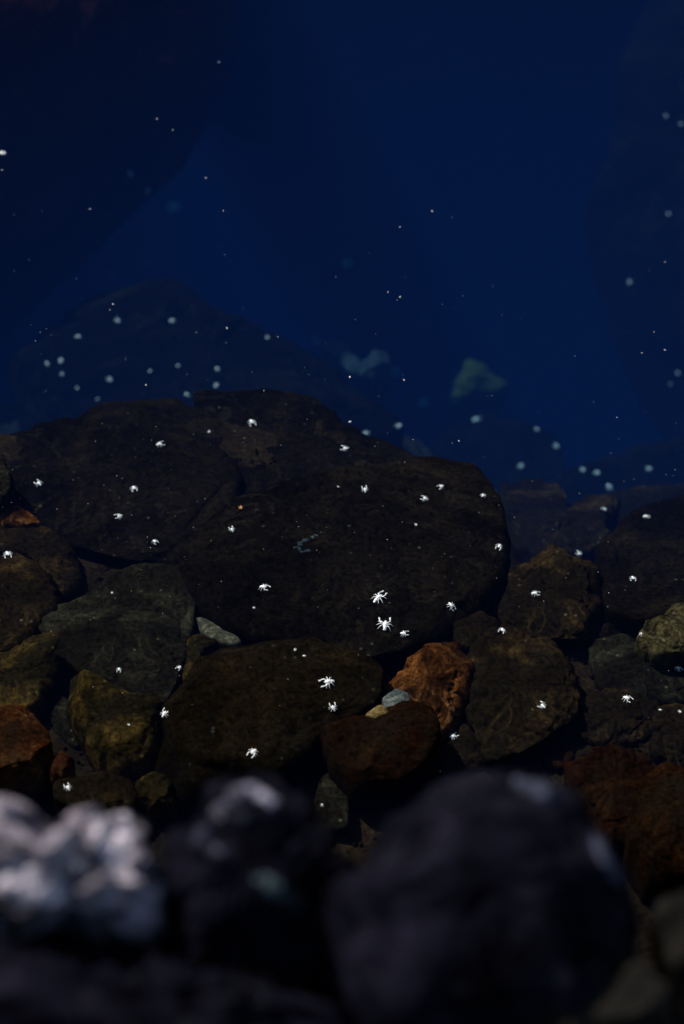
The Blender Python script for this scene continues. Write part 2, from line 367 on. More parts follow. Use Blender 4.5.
flat('rock', [(322, 742), (345, 727), (395, 718), (426, 722), (438, 745), (428, 772), (400, 788), (360, 796), (335, 776)], 'russet', 'smooth russet rock just behind the gap between the dry shore rocks', .01, (0, -.06), up=.03, seed=16)
flat('rock', [(374, 684), (398, 664), (430, 650), (456, 644), (471, 666), (466, 700), (458, 730), (440, 740), (418, 722), (396, 708)], 'orange', 'rough orange rock with bright amber streaks, right of the russet rock', .01, (.03, -.08), up=.012, seed=17, rough=.08, fine=.04, chip=.3, box=.16)
flat('rock', [(382, 702), (396, 692), (410, 698), (412, 712), (400, 722), (388, 718)], 'pale', 'small pale blue-grey stone squeezed between the russet and the orange rock', .026, (0, -.05), up=.006, down=.04, seed=18, nt_=50, nr=24)
flat('rock', [(364, 718), (376, 709), (388, 711), (393, 722), (378, 728)], 'ochre', 'small ochre yellow stone on the upper edge of the russet rock', .026, (0, -.05), up=.010, down=.04, seed=19, nt_=50, nr=24)
flat('rock', [(470, 652), (502, 632), (552, 642), (577, 672), (572, 722), (532, 748), (490, 762), (472, 722)], 'brown', 'dim olive rock with one crab, right of the rough orange rock', .004, (.02, -.04), seed=20, rough=.1)
flat('rock', [(508, 572), (550, 552), (596, 564), (602, 610), (586, 640), (530, 645), (502, 626)], 'brown', 'dull brown rock right of the largest black slab, a crab on its left shoulder', -.002, (.03, 0), seed=21, rough=.09)
flat('rock', [(600, 545), (640, 505), (730, 485), (730, 606), (640, 622), (606, 612)], 'basalt', 'dark slab at the right edge, behind the yellow speckled stone', -.035, (.03, .28), seed=22)
flat('rock', [(634, 640), (650, 620), (672, 610), (720, 612), (720, 652), (660, 655)], 'yellow', 'yellow speckled stone at the right edge', .012, (0, -.06), up=.010, seed=23, rough=.08, fine=.05, nt_=80, nr=36)
flat('rock', [(590, 648), (630, 640), (660, 658), (720, 660), (720, 700), (650, 706), (600, 690)], 'mottled', 'dark recessed rock under the yellow speckled stone', -.018, (0, 0), seed=24)
flat('rock', [(580, 694), (620, 690), (660, 706), (650, 740), (610, 752), (580, 740)], 'brown', 'low dark brown rock with a crab on its back edge, below the dark recessed rock', -.015, (0, -.05), seed=25, rough=.1)
flat('rock', [(656, 708), (720, 704), (720, 770), (676, 772), (648, 750)], 'brown', 'dusky brown rock at the right edge, above the black-red boulder', -.01, (.03, -.06), seed=26, rough=.1)
flat('rock', [(572, 764), (600, 748), (640, 756), (662, 784), (652, 830), (606, 846), (574, 806)], 'russet', 'reddish brown rock beside the right shoulder of the biggest dry shore rock', .01, (0, -.06), seed=27, rough=.12, fine=.03)
flat('rock', [(636, 800), (664, 778), (720, 772), (720, 880), (650, 890), (626, 850)], 'russet', 'black-red boulder in the lower right corner of the ledge', .02, (0, -.12), up=.04, seed=28)
flat('rock', [(500, 492), (528, 478), (562, 488), (574, 528), (545, 556), (512, 548)], 'brown', 'brownish sunken rock just beyond the right end of the largest black slab', -.22, (.02, .40), seed=29, rough=.1)
flat('rock', [(560, 520), (590, 498), (620, 500), (604, 545), (575, 556), (556, 548)], 'brown', 'dim rock between the brownish sunken rock and the right-edge slab', -.18, (0, .40), seed=30, rough=.1)
flat('rock', [(-25, 470), (4, 466), (13, 480), (14, 500), (2, 508), (-25, 508)], 'mottled', 'small greyish rounded stone at the left edge, on the broad black slab', .01, (0, 0), up=.015, down=.05, seed=31, nt_=60, nr=28)
flat('rock', [(-20, 516), (14, 508), (30, 516), (42, 528), (20, 530), (-20, 524)], 'orange', 'thin stone with an orange rim, below the greyish rounded stone', -.005, (0, 0), up=.010, down=.04, seed=32, nt_=60, nr=24)
flat('rock', [(138, 790), (152, 778), (170, 784), (176, 808), (150, 816), (136, 806)], 'olive', 'knobbly olive stone just behind the pale crusted shore rock', .0, (0, -.06), up=.018, seed=33, nt_=60, nr=28, rough=.12)
flat('rock', [(318, 780), (332, 772), (346, 786), (348, 830), (326, 836), (314, 806)], 'mottled', 'small dark stone seen through the gap between two dry shore rocks', -.01, (0, -.06), seed=34, nt_=60, nr=28)
flat('rock', [(440, 742), (462, 728), (480, 744), (486, 768), (456, 780), (436, 766)], 'brown', 'small dark stone wedged below the rough orange rock', -.012, (0, -.05), seed=35, nt_=60, nr=28)
flat('rock', [(56, 788), (76, 780), (100, 772), (136, 786), (134, 812), (90, 816), (58, 806)], 'brown', 'dim brown stone behind the pale crusted shore rock, right of the small red stone', .012, (0, -.05), seed=36, nt_=60, nr=28)
flat('rock', [(450, 628), (480, 612), (504, 628), (496, 640), (470, 652), (456, 644)], 'brown', 'dim brown wedge of stone between the largest black slab and the rough orange rock', -.002, (0, -.03), seed=37, nt_=60, nr=28)


# --- rocks in the deep water beyond the ledge
def deep(name, px, depth, tilt, mat, label, up=.12, down=.9, seed=0, **kw):
    p0 = Vector((0, 0, -depth)); n = (Vector((tilt[0], tilt[1], 1))).normalized()
    cx = sum(p[0] for p in px) / len(px); cy = sum(p[1] for p in px) / len(px)
    pc = on_plane(cx, cy, p0, Vector((0, 0, 1)))
    pts = [on_plane(x, y, pc, n) for x, y in px]
    o = rock(name, pts, pc, n, up, down, M[mat], label, seed=seed, **kw)
    ROCKS.append(o); return o


deep('boulder', [(20, 350), (66, 306), (110, 292), (170, 292), (232, 312), (285, 340), (335, 362), (366, 392), (410, 440), (300, 500), (100, 500), (20, 450)], .56, (0, -.1), 'basalt',
     'broad dark sunken boulder dotted with faint crabs, beyond the black slabs at left', seed=41, cat='boulder', down=1.3, up=.05, rough=.07, fine=.03, grow=1.0)
deep('boulder', [(-80, 420), (-20, 404), (30, 410), (60, 432), (40, 480), (-80, 490)], .62, (0, 0), 'deep', 'low dim boulder under the left edge of the blue, behind the broad black slab', seed=42, cat='boulder', up=.03)
deep('boulder', [(-260, -220), (150, -220), (240, -60), (236, 60), (180, 150), (90, 220), (-20, 250), (-260, 240)], .42, (.60, -.30), 'deep_reflection', 'huge reddish boulder added in place of a dark reflection at the upper left', seed=43, cat='boulder', up=.26, down=2.0, box=1.0)  # added boulder, stands in for a reddish reflection on the surface
deep('boulder', [(640, 40), (720, -60), (900, -40), (900, 480), (700, 460), (650, 400), (622, 280), (622, 140)], .85, (-.75, -.2), 'basalt', 'tall dark boulder rising along the right edge of the deep water', seed=44, cat='boulder', up=.25, down=2.0, box=.8)
deep('rock', [(442, 408), (454, 386), (467, 364), (484, 368), (505, 386), (500, 397), (474, 402), (450, 410)], .92, (0, -.15), 'deep_green', 'pale green pointed rock glowing dimly in the blue middle distance', seed=45, up=.03, down=.3, nt_=70, nr=30, rough=.14, fine=.06, box=.8)
deep('boulder', [(430, 448), (470, 426), (520, 422), (552, 440), (560, 480), (500, 510), (440, 500)], .80, (0, -.1), 'basalt', 'dark blue boulder just below the pale green pointed rock', seed=46, cat='boulder', down=1.2, up=.03)
deep('boulder', [(380, 440), (402, 436), (424, 452), (440, 480), (440, 530), (380, 520), (360, 470)], .62, (0, 0), 'deep', 'small dark boulder tucked behind the right shoulder of the black slabs', seed=47, cat='boulder', down=1.0, up=.02)
deep('rock', [(358, 368), (372, 354), (388, 356), (390, 368), (374, 380), (360, 378)], .72, (0, -.15), 'deep_pale', 'small pale blue stone, blurred, beyond the crest of the broad sunken boulder', seed=48, up=.02, down=.2, nt_=50, nr=24, rough=.14, fine=.06, box=.8)
deep('rock', [(322, 346), (336, 342), (356, 356), (366, 378), (352, 376), (334, 360)], .72, (0, -.15), 'deep_pale', 'thin pale blue stone lying along the crest of the broad sunken boulder', seed=49, up=.012, down=.2, nt_=50, nr=24)
deep('boulder', [(540, 540), (556, 510), (600, 498), (680, 484), (760, 484), (760, 560), (620, 560)], .40, (.03, .0), 'brown', 'dim boulder behind the dark slab at the right edge, with crabs near its crest', seed=50, cat='boulder', down=1.2, up=.02)
deep('boulder', [(530, 506), (560, 476), (610, 456), (680, 446), (760, 450), (760, 530), (560, 540)], .72, (.03, -.1), 'basalt', 'dark blue boulder farther back at right, a scatter of faint crabs on it', seed=51, cat='boulder', down=1.2, up=.03)


deep('boulder', [(120, -260), (760, -260), (760, 0), (620, 40), (480, 20), (360, 30), (240, 50), (140, 20)], .75, (.0, -.7), 'deep', 'added sunken boulder that darkens the water along the top edge of the view', seed=52, cat='boulder', up=.3, down=1.5, box=1.0)  # boulder added to darken the blue towards the top


# --- dry rocks of the shore, close to the eye
def shore(name, px, dist, mat, label, depth_=.06, lean=0.0, seed=0, **kw):
    """A dry rock on the bank: its outline as seen from above the bank, real thickness to both sides."""
    cx = sum(p[0] for p in px) / len(px); cy = sum(p[1] for p in px) / len(px)
    n = (-ray(cx, cy) + Vector((lean, 0, .20))).normalized()
    pc = CAM + ray(cx, cy) * dist
    pts = [on_plane(x, y, pc, n) for x, y in px]
    o = rock(name, pts, pc, n, depth_, depth_ * 1.4, M[mat], label, seed=seed, **{**dict(box=.92, chip=.2, grow=1.0), **kw})
    ROCKS.append(o); return o


shore('shore_rock', [(300, 900), (362, 872), (398, 822), (444, 790), (500, 780), (556, 786), (584, 812), (598, 842), (622, 874), (632, 914), (636, 980), (630, 1100), (420, 1120), (320, 1080)],
      .99, 'shore_dark', 'biggest dry shore rock, dark and rounded, blurred at lower right', .12, seed=61, rough=.07, fine=.025, chip=.05)
shore('shore_rock', [(150, 900), (176, 840), (208, 812), (238, 786), (270, 790), (306, 820), (336, 858), (340, 920), (330, 1000), (230, 1040), (170, 1000)],
      .99, 'shore_dark', 'dark dry shore rock with a pale peak, right of the crusted shore rock', .10, seed=62, rough=.22, fine=.08, chip=.08)
shore('shore_rock', [(-70, 840), (-30, 814), (20, 806), (46, 822), (66, 852), (84, 824), (108, 812), (130, 824), (148, 858), (172, 880), (192, 906), (180, 940), (120, 962), (20, 958), (-70, 950)],
      .97, 'shore_crust', 'pale crusted dry shore rock, mottled white and grey, blurred at lower left', .085, lean=-.2, seed=63, rough=.30, fine=.08, chip=.05)
shore('shore_rock', [(-80, 950), (20, 930), (120, 940), (220, 960), (320, 1000), (350, 1060), (300, 1140), (-80, 1140)], .93, 'shore_dark',
      'low blackish shore rock along the bottom edge, beneath the crusted rock', .07, seed=64, rough=.2, fine=.05)
shore('shore_rock', [(486, 1000), (530, 974), (590, 958), (640, 960), (672, 990), (680, 1060), (560, 1100), (490, 1060)], .93, 'shore_tan',
      'tan-topped shore rock at the bottom edge, in front of the biggest dry rock', .04, seed=65)
shore('shore_rock', [(648, 930), (660, 898), (700, 886), (760, 900), (760, 1060), (690, 1060), (660, 1000)], .98, 'shore_tan',
      'grey shore rock cut off by the right edge, beside the biggest dry rock', .05, seed=66)

# grit and gravel lying on the bed between the rocks
rg = random.Random(8); V, F = [], []
bt = BVHTree.FromPolygons([v.co.copy() for v in bed.data.vertices], [tuple(p.vertices) for p in bed.data.polygons])
for _ in range(5000):
    x, y = rg.uniform(-.5, .5), rg.uniform(.86, 1.5)
    if noise.noise(Vector((x * 9, y * 9, 3))) < -.1: continue
    l, nn, _i, _d = bt.ray_cast(Vector((x, y, .5)), Vector((0, 0, -1)))
    if l is None: continue
    q = rg.uniform(.0008, .0034); b0 = len(V)
    for d in ((1, 0, 0), (-1, 0, 0), (0, 1, 0), (0, -1, 0), (0, 0, 1), (0, 0, -1)):
        V.append(tuple(l + Vector(d) * q * rg.uniform(.6, 1.3) + Vector((rg.uniform(-.3, .3), rg.uniform(-.3, .3), .2)) * q))
    F += [tuple(b0 + i for i in f) for f in ((0, 2, 4), (2, 1, 4), (1, 3, 4), (3, 0, 4), (2, 0, 5), (1, 2, 5), (3, 1, 5), (0, 3, 5))]
gv = mesh_obj('gravel', V, F, M['brown'], smooth=False)
tag(gv, 'dark brown grit lying on the bed in the gaps between sunken rocks', None, kind='stuff')

# ------------------------------------------------------------------ crabs
def tube(path, radii, k=6):
    V, F = [], []
    for i, p in enumerate(path):
        d = (path[min(i + 1, len(path) - 1)] - path[max(i - 1, 0)]).normalized()
        a = d.orthogonal().normalized(); b = d.cross(a)
        for j in range(k):
            t_ = 2 * math.pi * j / k
            V.append(p + (a * math.cos(t_) + b * math.sin(t_)) * radii[i])
    for i in range(len(path) - 1):
        for j in range(k):
            F.append((i * k + j, i * k + (j + 1) % k, (i + 1) * k + (j + 1) % k, (i + 1) * k + j))
    F.append(tuple(reversed(range(k)))); F.append(tuple(range((len(path) - 1) * k, len(path) * k)))
    return V, F


def blob(rx, ry, rz, off=Vector(), taper=0.0, nu=14, nv=10):
    V, F = [], []
    for j in range(nv + 1):
        ph = math.pi * j / nv
        for i in range(nu):
            th = 2 * math.pi * i / nu
            y = -math.cos(ph); s = math.sin(ph) * (1 - taper * y)
            V.append(Vector((math.cos(th) * s * rx, y * ry, math.sin(th) * s * rz)) + off)
    for j in range(nv):
        for i in range(nu):
            F.append((j * nu + i, j * nu + (i + 1) % nu, (j + 1) * nu + (i + 1) % nu, (j + 1) * nu + i))
    return V, F


def join(parts):
    V, F = [], []
    for v, f in parts:
        o = len(V); V += v; F += [tuple(i + o for i in x) for x in f]
    return V, F


def me_of(name, vf, mat):
    me = bpy.data.meshes.new(name); me.from_pydata([tuple(v) for v in vf[0]], [], vf[1]); me.update()
    me.polygons.foreach_set('use_smooth', [True] * len(me.polygons)); me.materials.append(mat); return me


# unit crab: about 1 across its outspread legs, head towards +Y
V3 = Vector
CARAPACE = join([blob(.145, .20, .12, V3((0, .02, .14)), .18), tube([V3((0, .2, .15)), V3((0, .29, .16))], [.03, .008]),
                 blob(.022, .022, .022, V3((.05, .21, .17)), 0, 8, 6), blob(.022, .022, .022, V3((-.05, .21, .17)), 0, 8, 6)])
ABDOMEN = join([blob(.12, .10, .075, V3((0, -.20, .12))), blob(.10, .08, .06, V3((0, -.29, .09))), blob(.11, .05, .03, V3((0, -.36, .05)))])
LEG = tube([V3((.10, 0, .11)), V3((.20, 0, .19)), V3((.30, 0, .18)), V3((.42, -.01, .05)), V3((.50, -.03, .0))], [.030, .028, .024, .018, .008])
CLAW = join([tube([V3((.08, .12, .12)), V3((.20, .22, .16)), V3((.23, .34, .13)), V3((.19, .44, .11))], [.028, .032, .032, .046]),
             tube([V3((.19, .43, .11)), V3((.215, .52, .11)), V3((.18, .60, .10))], [.034, .026, .008]),
             tube([V3((.18, .43, .11)), V3((.145, .51, .11)), V3((.155, .58, .10))], [.028, .02, .007])])
ME = {}
for key, mt in (('white', M_CRAB), ('amber', M_AMBER)):
    ME[key] = dict(carapace=me_of('carapace', CARAPACE, mt), abdomen=me_of('abdomen', ABDOMEN, mt), leg=me_of('leg', LEG, mt), claw=me_of('claw', CLAW, mt))
    al = [CARAPACE, ABDOMEN]
    for s in (1, -1):
        for a, r_ in ((34, 0), (0, 0), (-36, 0)):
            mx_ = Matrix.Rotation(R(a), 4, 'Z')
            v = [mx_ @ p for p in LEG[0]]
            al.append(([V3((p.x * s, p.y, p.z)) for p in v], LEG[1] if s > 0 else [tuple(reversed(f)) for f in LEG[1]]))
        al.append(([V3((p.x * s, p.y, p.z)) for p in CLAW[0]], CLAW[1] if s > 0 else [tuple(reversed(f)) for f in CLAW[1]]))
    ME[key]['whole'] = me_of('crab', join(al), mt)


def make_crab(key, rnd):
    """Proto with parts: carapace, abdomen, two claws, six walking legs."""
    e = bpy.data.objects.new('crab', None); C.objects.link(e); e.empty_display_size = .1

    def part(nm, rz=0, mirror=False, rx=0):
        o = bpy.data.objects.new(nm, ME[key][nm]); C.objects.link(o); o.parent = e
        o.rotation_euler = (rx, 0, rz); o.scale = (-1 if mirror else 1, 1, 1); return o
    part('carapace'); part('abdomen', 0, False, R(rnd.uniform(-12, 5)))
    for mir in (False, True):
        for a in (34, 0, -36):
            q = R(a + rnd.uniform(-9, 9)); part('leg', -q if mir else q, mir)
        q = R(rnd.uniform(-28, 16)); part('claw', -q if mir else q, mir)
    return e


bpy.context.view_layer.update()
SEEN = [BVHTree.FromPolygons([o.matrix_world @ v.co for v in o.data.vertices], [tuple(p.vertices) for p in o.data.polygons]) for o in ROCKS]
BEDT = BVHTree.FromPolygons([v.co.copy() for v in bed.data.vertices], [tuple(p.vertices) for p in bed.data.polygons])
# small stones that settled in the gaps between the larger ones
rg = random.Random(21); spots = []; tries = 0
while len(spots) < 70 and tries < 6000:
    tries += 1
    x = rg.uniform(-.55, .55); y = rg.uniform(.90, 1.42)
    top = Vector((x, y, .3)); b_ = BEDT.ray_cast(top, Vector((0, 0, -1)))[0]
    if b_ is None or b_.z < -.30: continue
    if any((h := tr.ray_cast(top, Vector((0, 0, -1)))[0]) is not None and h.z > b_.z for tr in SEEN): continue
    rr = rg.uniform(.006, .017)
    if any((b_ - q).length < (rr + r2) * .75 for q, r2 in spots): continue
    spots.append((b_, rr))
    pts = [b_ + Vector((math.cos(a_) * rr * rg.uniform(.7, 1.35), math.sin(a_) * rr * rg.uniform(.7, 1.35), 0)) for a_ in [i * 6.2832 / 8 for i in range(8)]]
    n_ = Vector((rg.uniform(-.35, .35), rg.uniform(-.35, .35), 1))
    o = rock('stone', pts, b_, n_, rr * rg.uniform(.5, .9), rr, M[rg.choice(['brown', 'brown', 'olive', 'mottled', 'russet', 'basalt'])], 'small dull stone settled in a gap between the larger sunken rocks', box=.6, rough=.12, fine=.03, seed=100 + len(spots), nt_=28, nr=14, group='small stones in the gaps between sunken rocks', cat='stone')
    ROCKS.append(o)
bpy.context.view_layer.update()
TREES = []
for o in [q for q in ROCKS if not q.name.startswith('shore_rock')] + [bed]:
    mw = o.matrix_world
    TREES.append(BVHTree.FromPolygons([mw @ v.co for v in o.data.vertices], [tuple(p.vertices) for p in o.data.polygons]))


def hit(px, py):
    d = ray(px, py); best = None
    for tr in TREES:
        l, nn, _i, ds_ = tr.ray_cast(CAM, d)
        if l is not None and (best is None or ds_ < best[2]): best = (l, nn, ds_)
    l, nn, ds_ = best
    if nn.dot(d) > 0: nn = -nn
    return l, nn, ds_


PROTOS = [make_crab('white', random.Random(k)) for k in range(5)]
used = set()


def place(px, py, size_px, label, group, parts=True, yaw=None, key='white'):
    loc, nn, ds_ = hit(px, py)
    size = size_px * ds_ / FPX
    nn = (nn + Vector((0, 0, .6))).normalized()
    q = nn.to_track_quat('Z', 'Y').to_matrix() @ Matrix.Rotation(yaw if yaw is not None else random.uniform(0, 6.28), 3, 'Z')
    if parts and key == 'white':
        k = random.randrange(len(PROTOS)); src = PROTOS[k]
        if k not in used: o = src; used.add(k)
        else:
            o = src.copy(); C.objects.link(o)
            for ch in src.children:
                c = ch.copy(); C.objects.link(c); c.parent = o
    else:
        o = bpy.data.objects.new('crab', ME[key]['whole']); C.objects.link(o)
    o.matrix_world = Matrix.LocRotScale(loc + nn * size * .02, q.to_quaternion(), (size,) * 3)
    tag(o, label, 'crab', group)
    return o


G1, G2 = 'white crabs on the shallow rocks', 'faint crabs in the deep water'
NEAR = [
    (379, 599, 20, 'spiky white crab on the largest black slab, upper one of the two biggest crabs', 1.2),
    (385, 626, 21, 'biggest white crab, legs spread, directly below another large crab on the black slab', -1.3),
    (404, 634, 11, 'small white crab just right of the biggest crab, by the slab edge', 0.3),
    (264, 588, 14, 'single white crab on the left part of the largest black slab', 0.5),
    (328, 683, 19, 'star-shaped white crab at the right of the wide front slab', 0.1),
    (333, 708, 12, 'smaller white crab just below the star-shaped crab on the front slab', 0.2),
    (253, 753, 15, 'white crab raising its legs, just above the pale peak of the dark shore rock', 0.0),
    (451, 606, 12, 'small white crab at the right end of the largest black slab', 3.1),
    (502, 631, 11, 'white crab where the brown rock meets the dim olive rock', .4),
    (535, 594, 11, 'white crab on the left shoulder of the dull brown rock', 1.5),
    (633, 579, 10, 'bright crab on the dark slab at the right edge, above the yellow speckled stone', .2),
    (543, 706, 11, 'white crab on the middle of the dim olive rock', 1.7),
    (627, 699, 13, 'white crab on the back edge of the low dark brown rock at right', .1),
    (678, 669, 10, 'white crab at the right edge, just below the yellow speckled stone', .9),
    (453, 737, 12, 'pale crab half hidden at the foot of the rough orange rock', 1.6),
    (165, 714, 13, 'bright crab on the right tip of the olive brown rock with amber patches', .7),
    (68, 788, 11, 'bright white crab beside the small round rust-red stone', 1.5),
    (179, 668, 8, 'small crab in the crack at the right side of the grey mottled slab', .2),
    (119, 670, 8, 'lone crab on the lower part of the grey mottled slab', .2),
    (8, 555, 13, 'white crab at the left edge, on the narrow dark rock', .2),
    (39, 484, 11, 'white crab farthest left on the broad black slab', 2.0),
    (134, 489, 11, 'white crab in the middle of the broad black slab, upper of a close pair', .1),
    (119, 517, 11, 'white crab in the middle of the broad black slab, lower of a close pair', .1),
    (155, 542, 9, 'small crab near the bottom edge of the broad black slab', .1),
    (160, 445, 11, 'white crab near the back edge of the broad black slab', 1.5),
    (252, 423, 12, 'white crab under the highest back edge of the dark rounded slab', 1.5),
    (232, 530, 9, 'slim white crab in the joint at the upper left corner of the largest black slab', .1),
    (366, 434, 8, 'small crab on the right slope of the dark rounded slab, rim of blue behind', .1),
    (345, 449, 10, 'white crab on the right part of the dark rounded slab', 1.5),
    (365, 490, 10, 'white crab on the top edge of the largest black slab', .1),
    (425, 499, 10, 'left one of a close pair of crabs, back right of the largest slab', 1.0),
    (441, 487, 9, 'right one of a close pair of crabs, back right of the largest slab', 1.0),
    (499, 547, 11, 'elongated white crab at the far right rim of the largest black slab', 1.1),
    (579, 554, 9, 'dim crab on the crest of the dull brown rock, left of the dark edge slab', .5),
    (604, 510, 9, 'bright crab at the left corner of the dark slab at the right edge', .5),
    (646, 517, 9, 'crab near the back rim of the dark slab at the right edge', 1.5),
]
for x, y, s, lab, yw in NEAR: place(x, y, s * .84, lab, G1, True, yw)
TINY = [
    (241, 508, 7, 'tiny orange-tinted crab in the joint above the largest black slab', 'amber'),
    (254, 608, 5, 'tiny faint crab below the single crab on the left of the largest slab', 'white'),
    (680, 712, 6, 'tiny crab at the right edge, above the dusky brown rock', 'white'),
    (641, 634, 6, 'tiny pale crab at the left tip of the yellow speckled stone', 'white'),
    (295, 650, 5, 'tiny pale crab at the bottom edge of the largest black slab, left of two', 'white'),
    (304, 656, 5, 'tiny pale crab at the bottom edge of the largest black slab, right of two', 'white'),
    (129, 725, 4, 'tiny dull crab in the middle of the olive brown rock', 'white'),
    (322, 805, 5, 'tiny crab in the gap between two dry shore rocks', 'white'),
    (660, 710, 5, 'tiny dim crab between the low brown rock and the right edge', 'white'),
    (416, 525, 5, 'tiny dim crab below the close pair on the largest black slab', 'white'),
    (112, 593, 4, 'tiny pale crab at the top of the grey mottled slab', 'white'),
    (338, 487, 4, 'tiny pale crab at the joint between the rounded slab and the largest slab', 'white'),
    (209, 432, 5, 'tiny dull crab in the joint between the two rear black slabs', 'white'),
]
for x, y, s, lab, k in TINY: place(x, y, s * .75, lab, G1, False, None, k)
FAR = [
    (10, 379, 9, 'upper of two touching faint crabs at the left edge of the blue'), (9, 388, 10, 'lower, brighter of two touching faint crabs at the left edge of the blue'),
    (47, 364, 9, 'left crab of a blurred trio on the left side of the sunken boulder'), (61, 361, 10, 'brightest crab of a blurred trio on the left side of the sunken boulder'),
    (62, 374, 7, 'lowest crab of a blurred trio on the left side of the sunken boulder'), (78, 337, 9, 'blurred crab above the trio on the sunken boulder'),
    (118, 321, 9, 'blurred crab high on the sunken boulder, left of a similar one'), (172, 321, 9, 'blurred crab high on the sunken boulder, right of a similar one'),
    (110, 380, 10, 'bright blurred crab low on the sunken boulder, right of the trio'), (97, 399, 10, 'wide dim crab just above the rim of the broad black slab'),
    (77, 388, 6, 'dim crab between the trio and the rim of the broad black slab'), (150, 371, 6, 'dim crab in the middle of the sunken boulder'),
    (178, 366, 7, 'dim crab on the sunken boulder, left of two stacked bright ones'), (217, 369, 8, 'upper of two stacked crabs on the sunken boulder'),
    (216, 386, 9, 'lower of two stacked crabs on the sunken boulder'), (187, 395, 9, 'dim crab touching the rim of the rear black slabs'),
    (317, 341, 9, 'dim crab on the right crest of the sunken boulder'), (267, 338, 9, 'very faint greenish crab on the right flank of the sunken boulder'),
    (173, 208, 17, 'large faint greenish crab in deep water at the upper left'), (147, 190, 12, 'faint blue crab left of the large greenish one'),
    (130, 174, 9, 'barely visible crab above the faint blue one, upper left'), (112, 274, 9, 'faint crab on the crest line of the sunken boulder, left of two'),
    (150, 262, 9, 'faint crab on the crest line of the sunken boulder, right of two'), (424, 403, 9, 'faint crab left of the pale green pointed rock'),
    (476, 420, 11, 'bright blurred crab just below the pale green pointed rock'), (503, 411, 10, 'blurred crab at the lower right of the pale green pointed rock'),
    (399, 426, 9, 'faint crab above the small boulder behind the black slabs'), (483, 496, 9, 'faint crab beyond the far right corner of the largest black slab'),
    (395, 372, 8, 'faint crab right of the small pale blue stone'), (426, 322, 10, 'barely visible crab in open blue, high above the pale green rock'),
    (542, 284, 10, 'faint elongated crab in open blue right of the middle'), (519, 377, 8, 'faint crab right of the tip of the pale green pointed rock'),
    (547, 336, 8, 'faint crab in open blue, left of a twin at the same height'), (592, 340, 9, 'faint crab in open blue, right of a twin at the same height'),
    (678, 373, 10, 'blurred crab at the right edge, lower end of the tall dark boulder'), (671, 384, 7, 'faint crab just below the blurred one on the tall dark boulder'),
    (666, 116, 9, 'small crab high on the tall dark boulder, left of a twin'), (681, 124, 8, 'small crab high on the tall dark boulder, cut by the right edge'),
    (669, 214, 9, 'faint blue crab halfway up the tall dark boulder'), (503, 136, 12, 'faint pale blue crab alone in open water at the upper right'),
    (373, 161, 11, 'faint blue crab alone in open water at the upper middle'), (348, 263, 10, 'very faint crab in open water, middle'),
    (630, 282, 13, 'very faint wide crab at the left rim of the tall dark boulder'), (627, 412, 8, 'lower of a faint touching pair, right side of the blue'),
    (632, 402, 7, 'upper of a faint touching pair, right side of the blue'), (628, 438, 9, 'left, brighter of two blurred crabs at the right side'),
    (638, 432, 7, 'right, dimmer of two blurred crabs at the right side'), (556, 446, 9, 'blurred crab alone left of the row of four'),
    (579, 462, 7, 'topmost, faintest crab of a row of four running down right'), (583, 470, 8, 'second crab from the top in a row of four running down right'),
    (597, 473, 9, 'third crab from the top in a row of four running down right'), (609, 487, 10, 'lowest, brightest crab of a row of four running down right'),
    (649, 469, 9, 'blurred crab right of the row of four'), (521, 466, 9, 'very faint crab above the brownish sunken rock'),
    (537, 430, 7, 'faint crab on the dark boulder right below the pale green rock'), (346, 96, 10, 'barely visible crab in the upper middle of the blue'),
    (511, 252, 9, 'very faint crab in open water above the elongated faint one'), (515, 292, 8, 'very faint crab left of the elongated faint one'),
]
for x, y, s, lab in FAR: place(x, y, s * (.66 if y > 300 and x < 340 else .46 if x > 600 and y < 400 else .76), lab, G2, False)

# ------------------------------------------------------------------ flakes afloat on the water surface
def flake_vf(p, s):
    """A small lumpy flake lying on the water."""
    k = 6; a0 = random.uniform(0, 6.28); st = random.uniform(1, 2.4)
    c, s2 = math.cos(a0), math.sin(a0)
    top, bot = [], []
    for i in range(k):
        t_ = 2 * math.pi * i / k; r_ = s * random.uniform(.7, 1.2)
        x, y = math.cos(t_) * r_ * st, math.sin(t_) * r_
        top.append(V3((x * c - y * s2, x * s2 + y * c, s * .35)) + p); bot.append(V3((x * c - y * s2, x * s2 + y * c, -s * .25)) + p)
    apex = V3((0, 0, s * .7)) + p
    V = top + bot + [apex]
    F = [(i, (i + 1) % k, 2 * k) for i in range(k)] + [(k + i, k + (i + 1) % k, (i + 1) % k, i) for i in range(k)] + [tuple(reversed(range(k, 2 * k)))]
    return V, F


random.seed(99)
parts = []
Z0, ZN = Vector((0, 0, .0)), Vector((0, 0, 1))
SP = [(206, 178, 1.6), (219, 62, 1.1), (157, 119, 1.0), (173, 130, 1.1), (90, 209, 1.1), (432, 211, 1.5), (400, 227, 1.4), (388, 292, 1.1), (400, 297, 1.3), (397, 300, .9), (404, 380, 1.3), (350, 422, 2.6),
      (113, 304, 1.2), (227, 328, 1.3), (278, 337, 1.0), (146, 385, 1.2), (350, 377, 1.2), (459, 441, 1.1), (665, 262, 1.0), (654, 332, 1.0), (2, 170, 1.0), (110, 310, 1.0), (665, 350, 1.2), (642, 353, 1.1)]
for x, y, s in SP: parts.append(flake_vf(on_plane(x, y, Z0, ZN), s * .00052))
for _ in range(300):
    x = random.uniform(0, 684); y = random.gauss(455, 125)
    if 40 < y < 780: parts.append(flake_vf(on_plane(x, y, Z0, ZN), random.uniform(.20, .55) ** 1.5 * .0007))
vf = join(parts)
fl = mesh_obj('floating_dust', [tuple(v) for v in vf[0]], vf[1], M_SPECK, smooth=False)
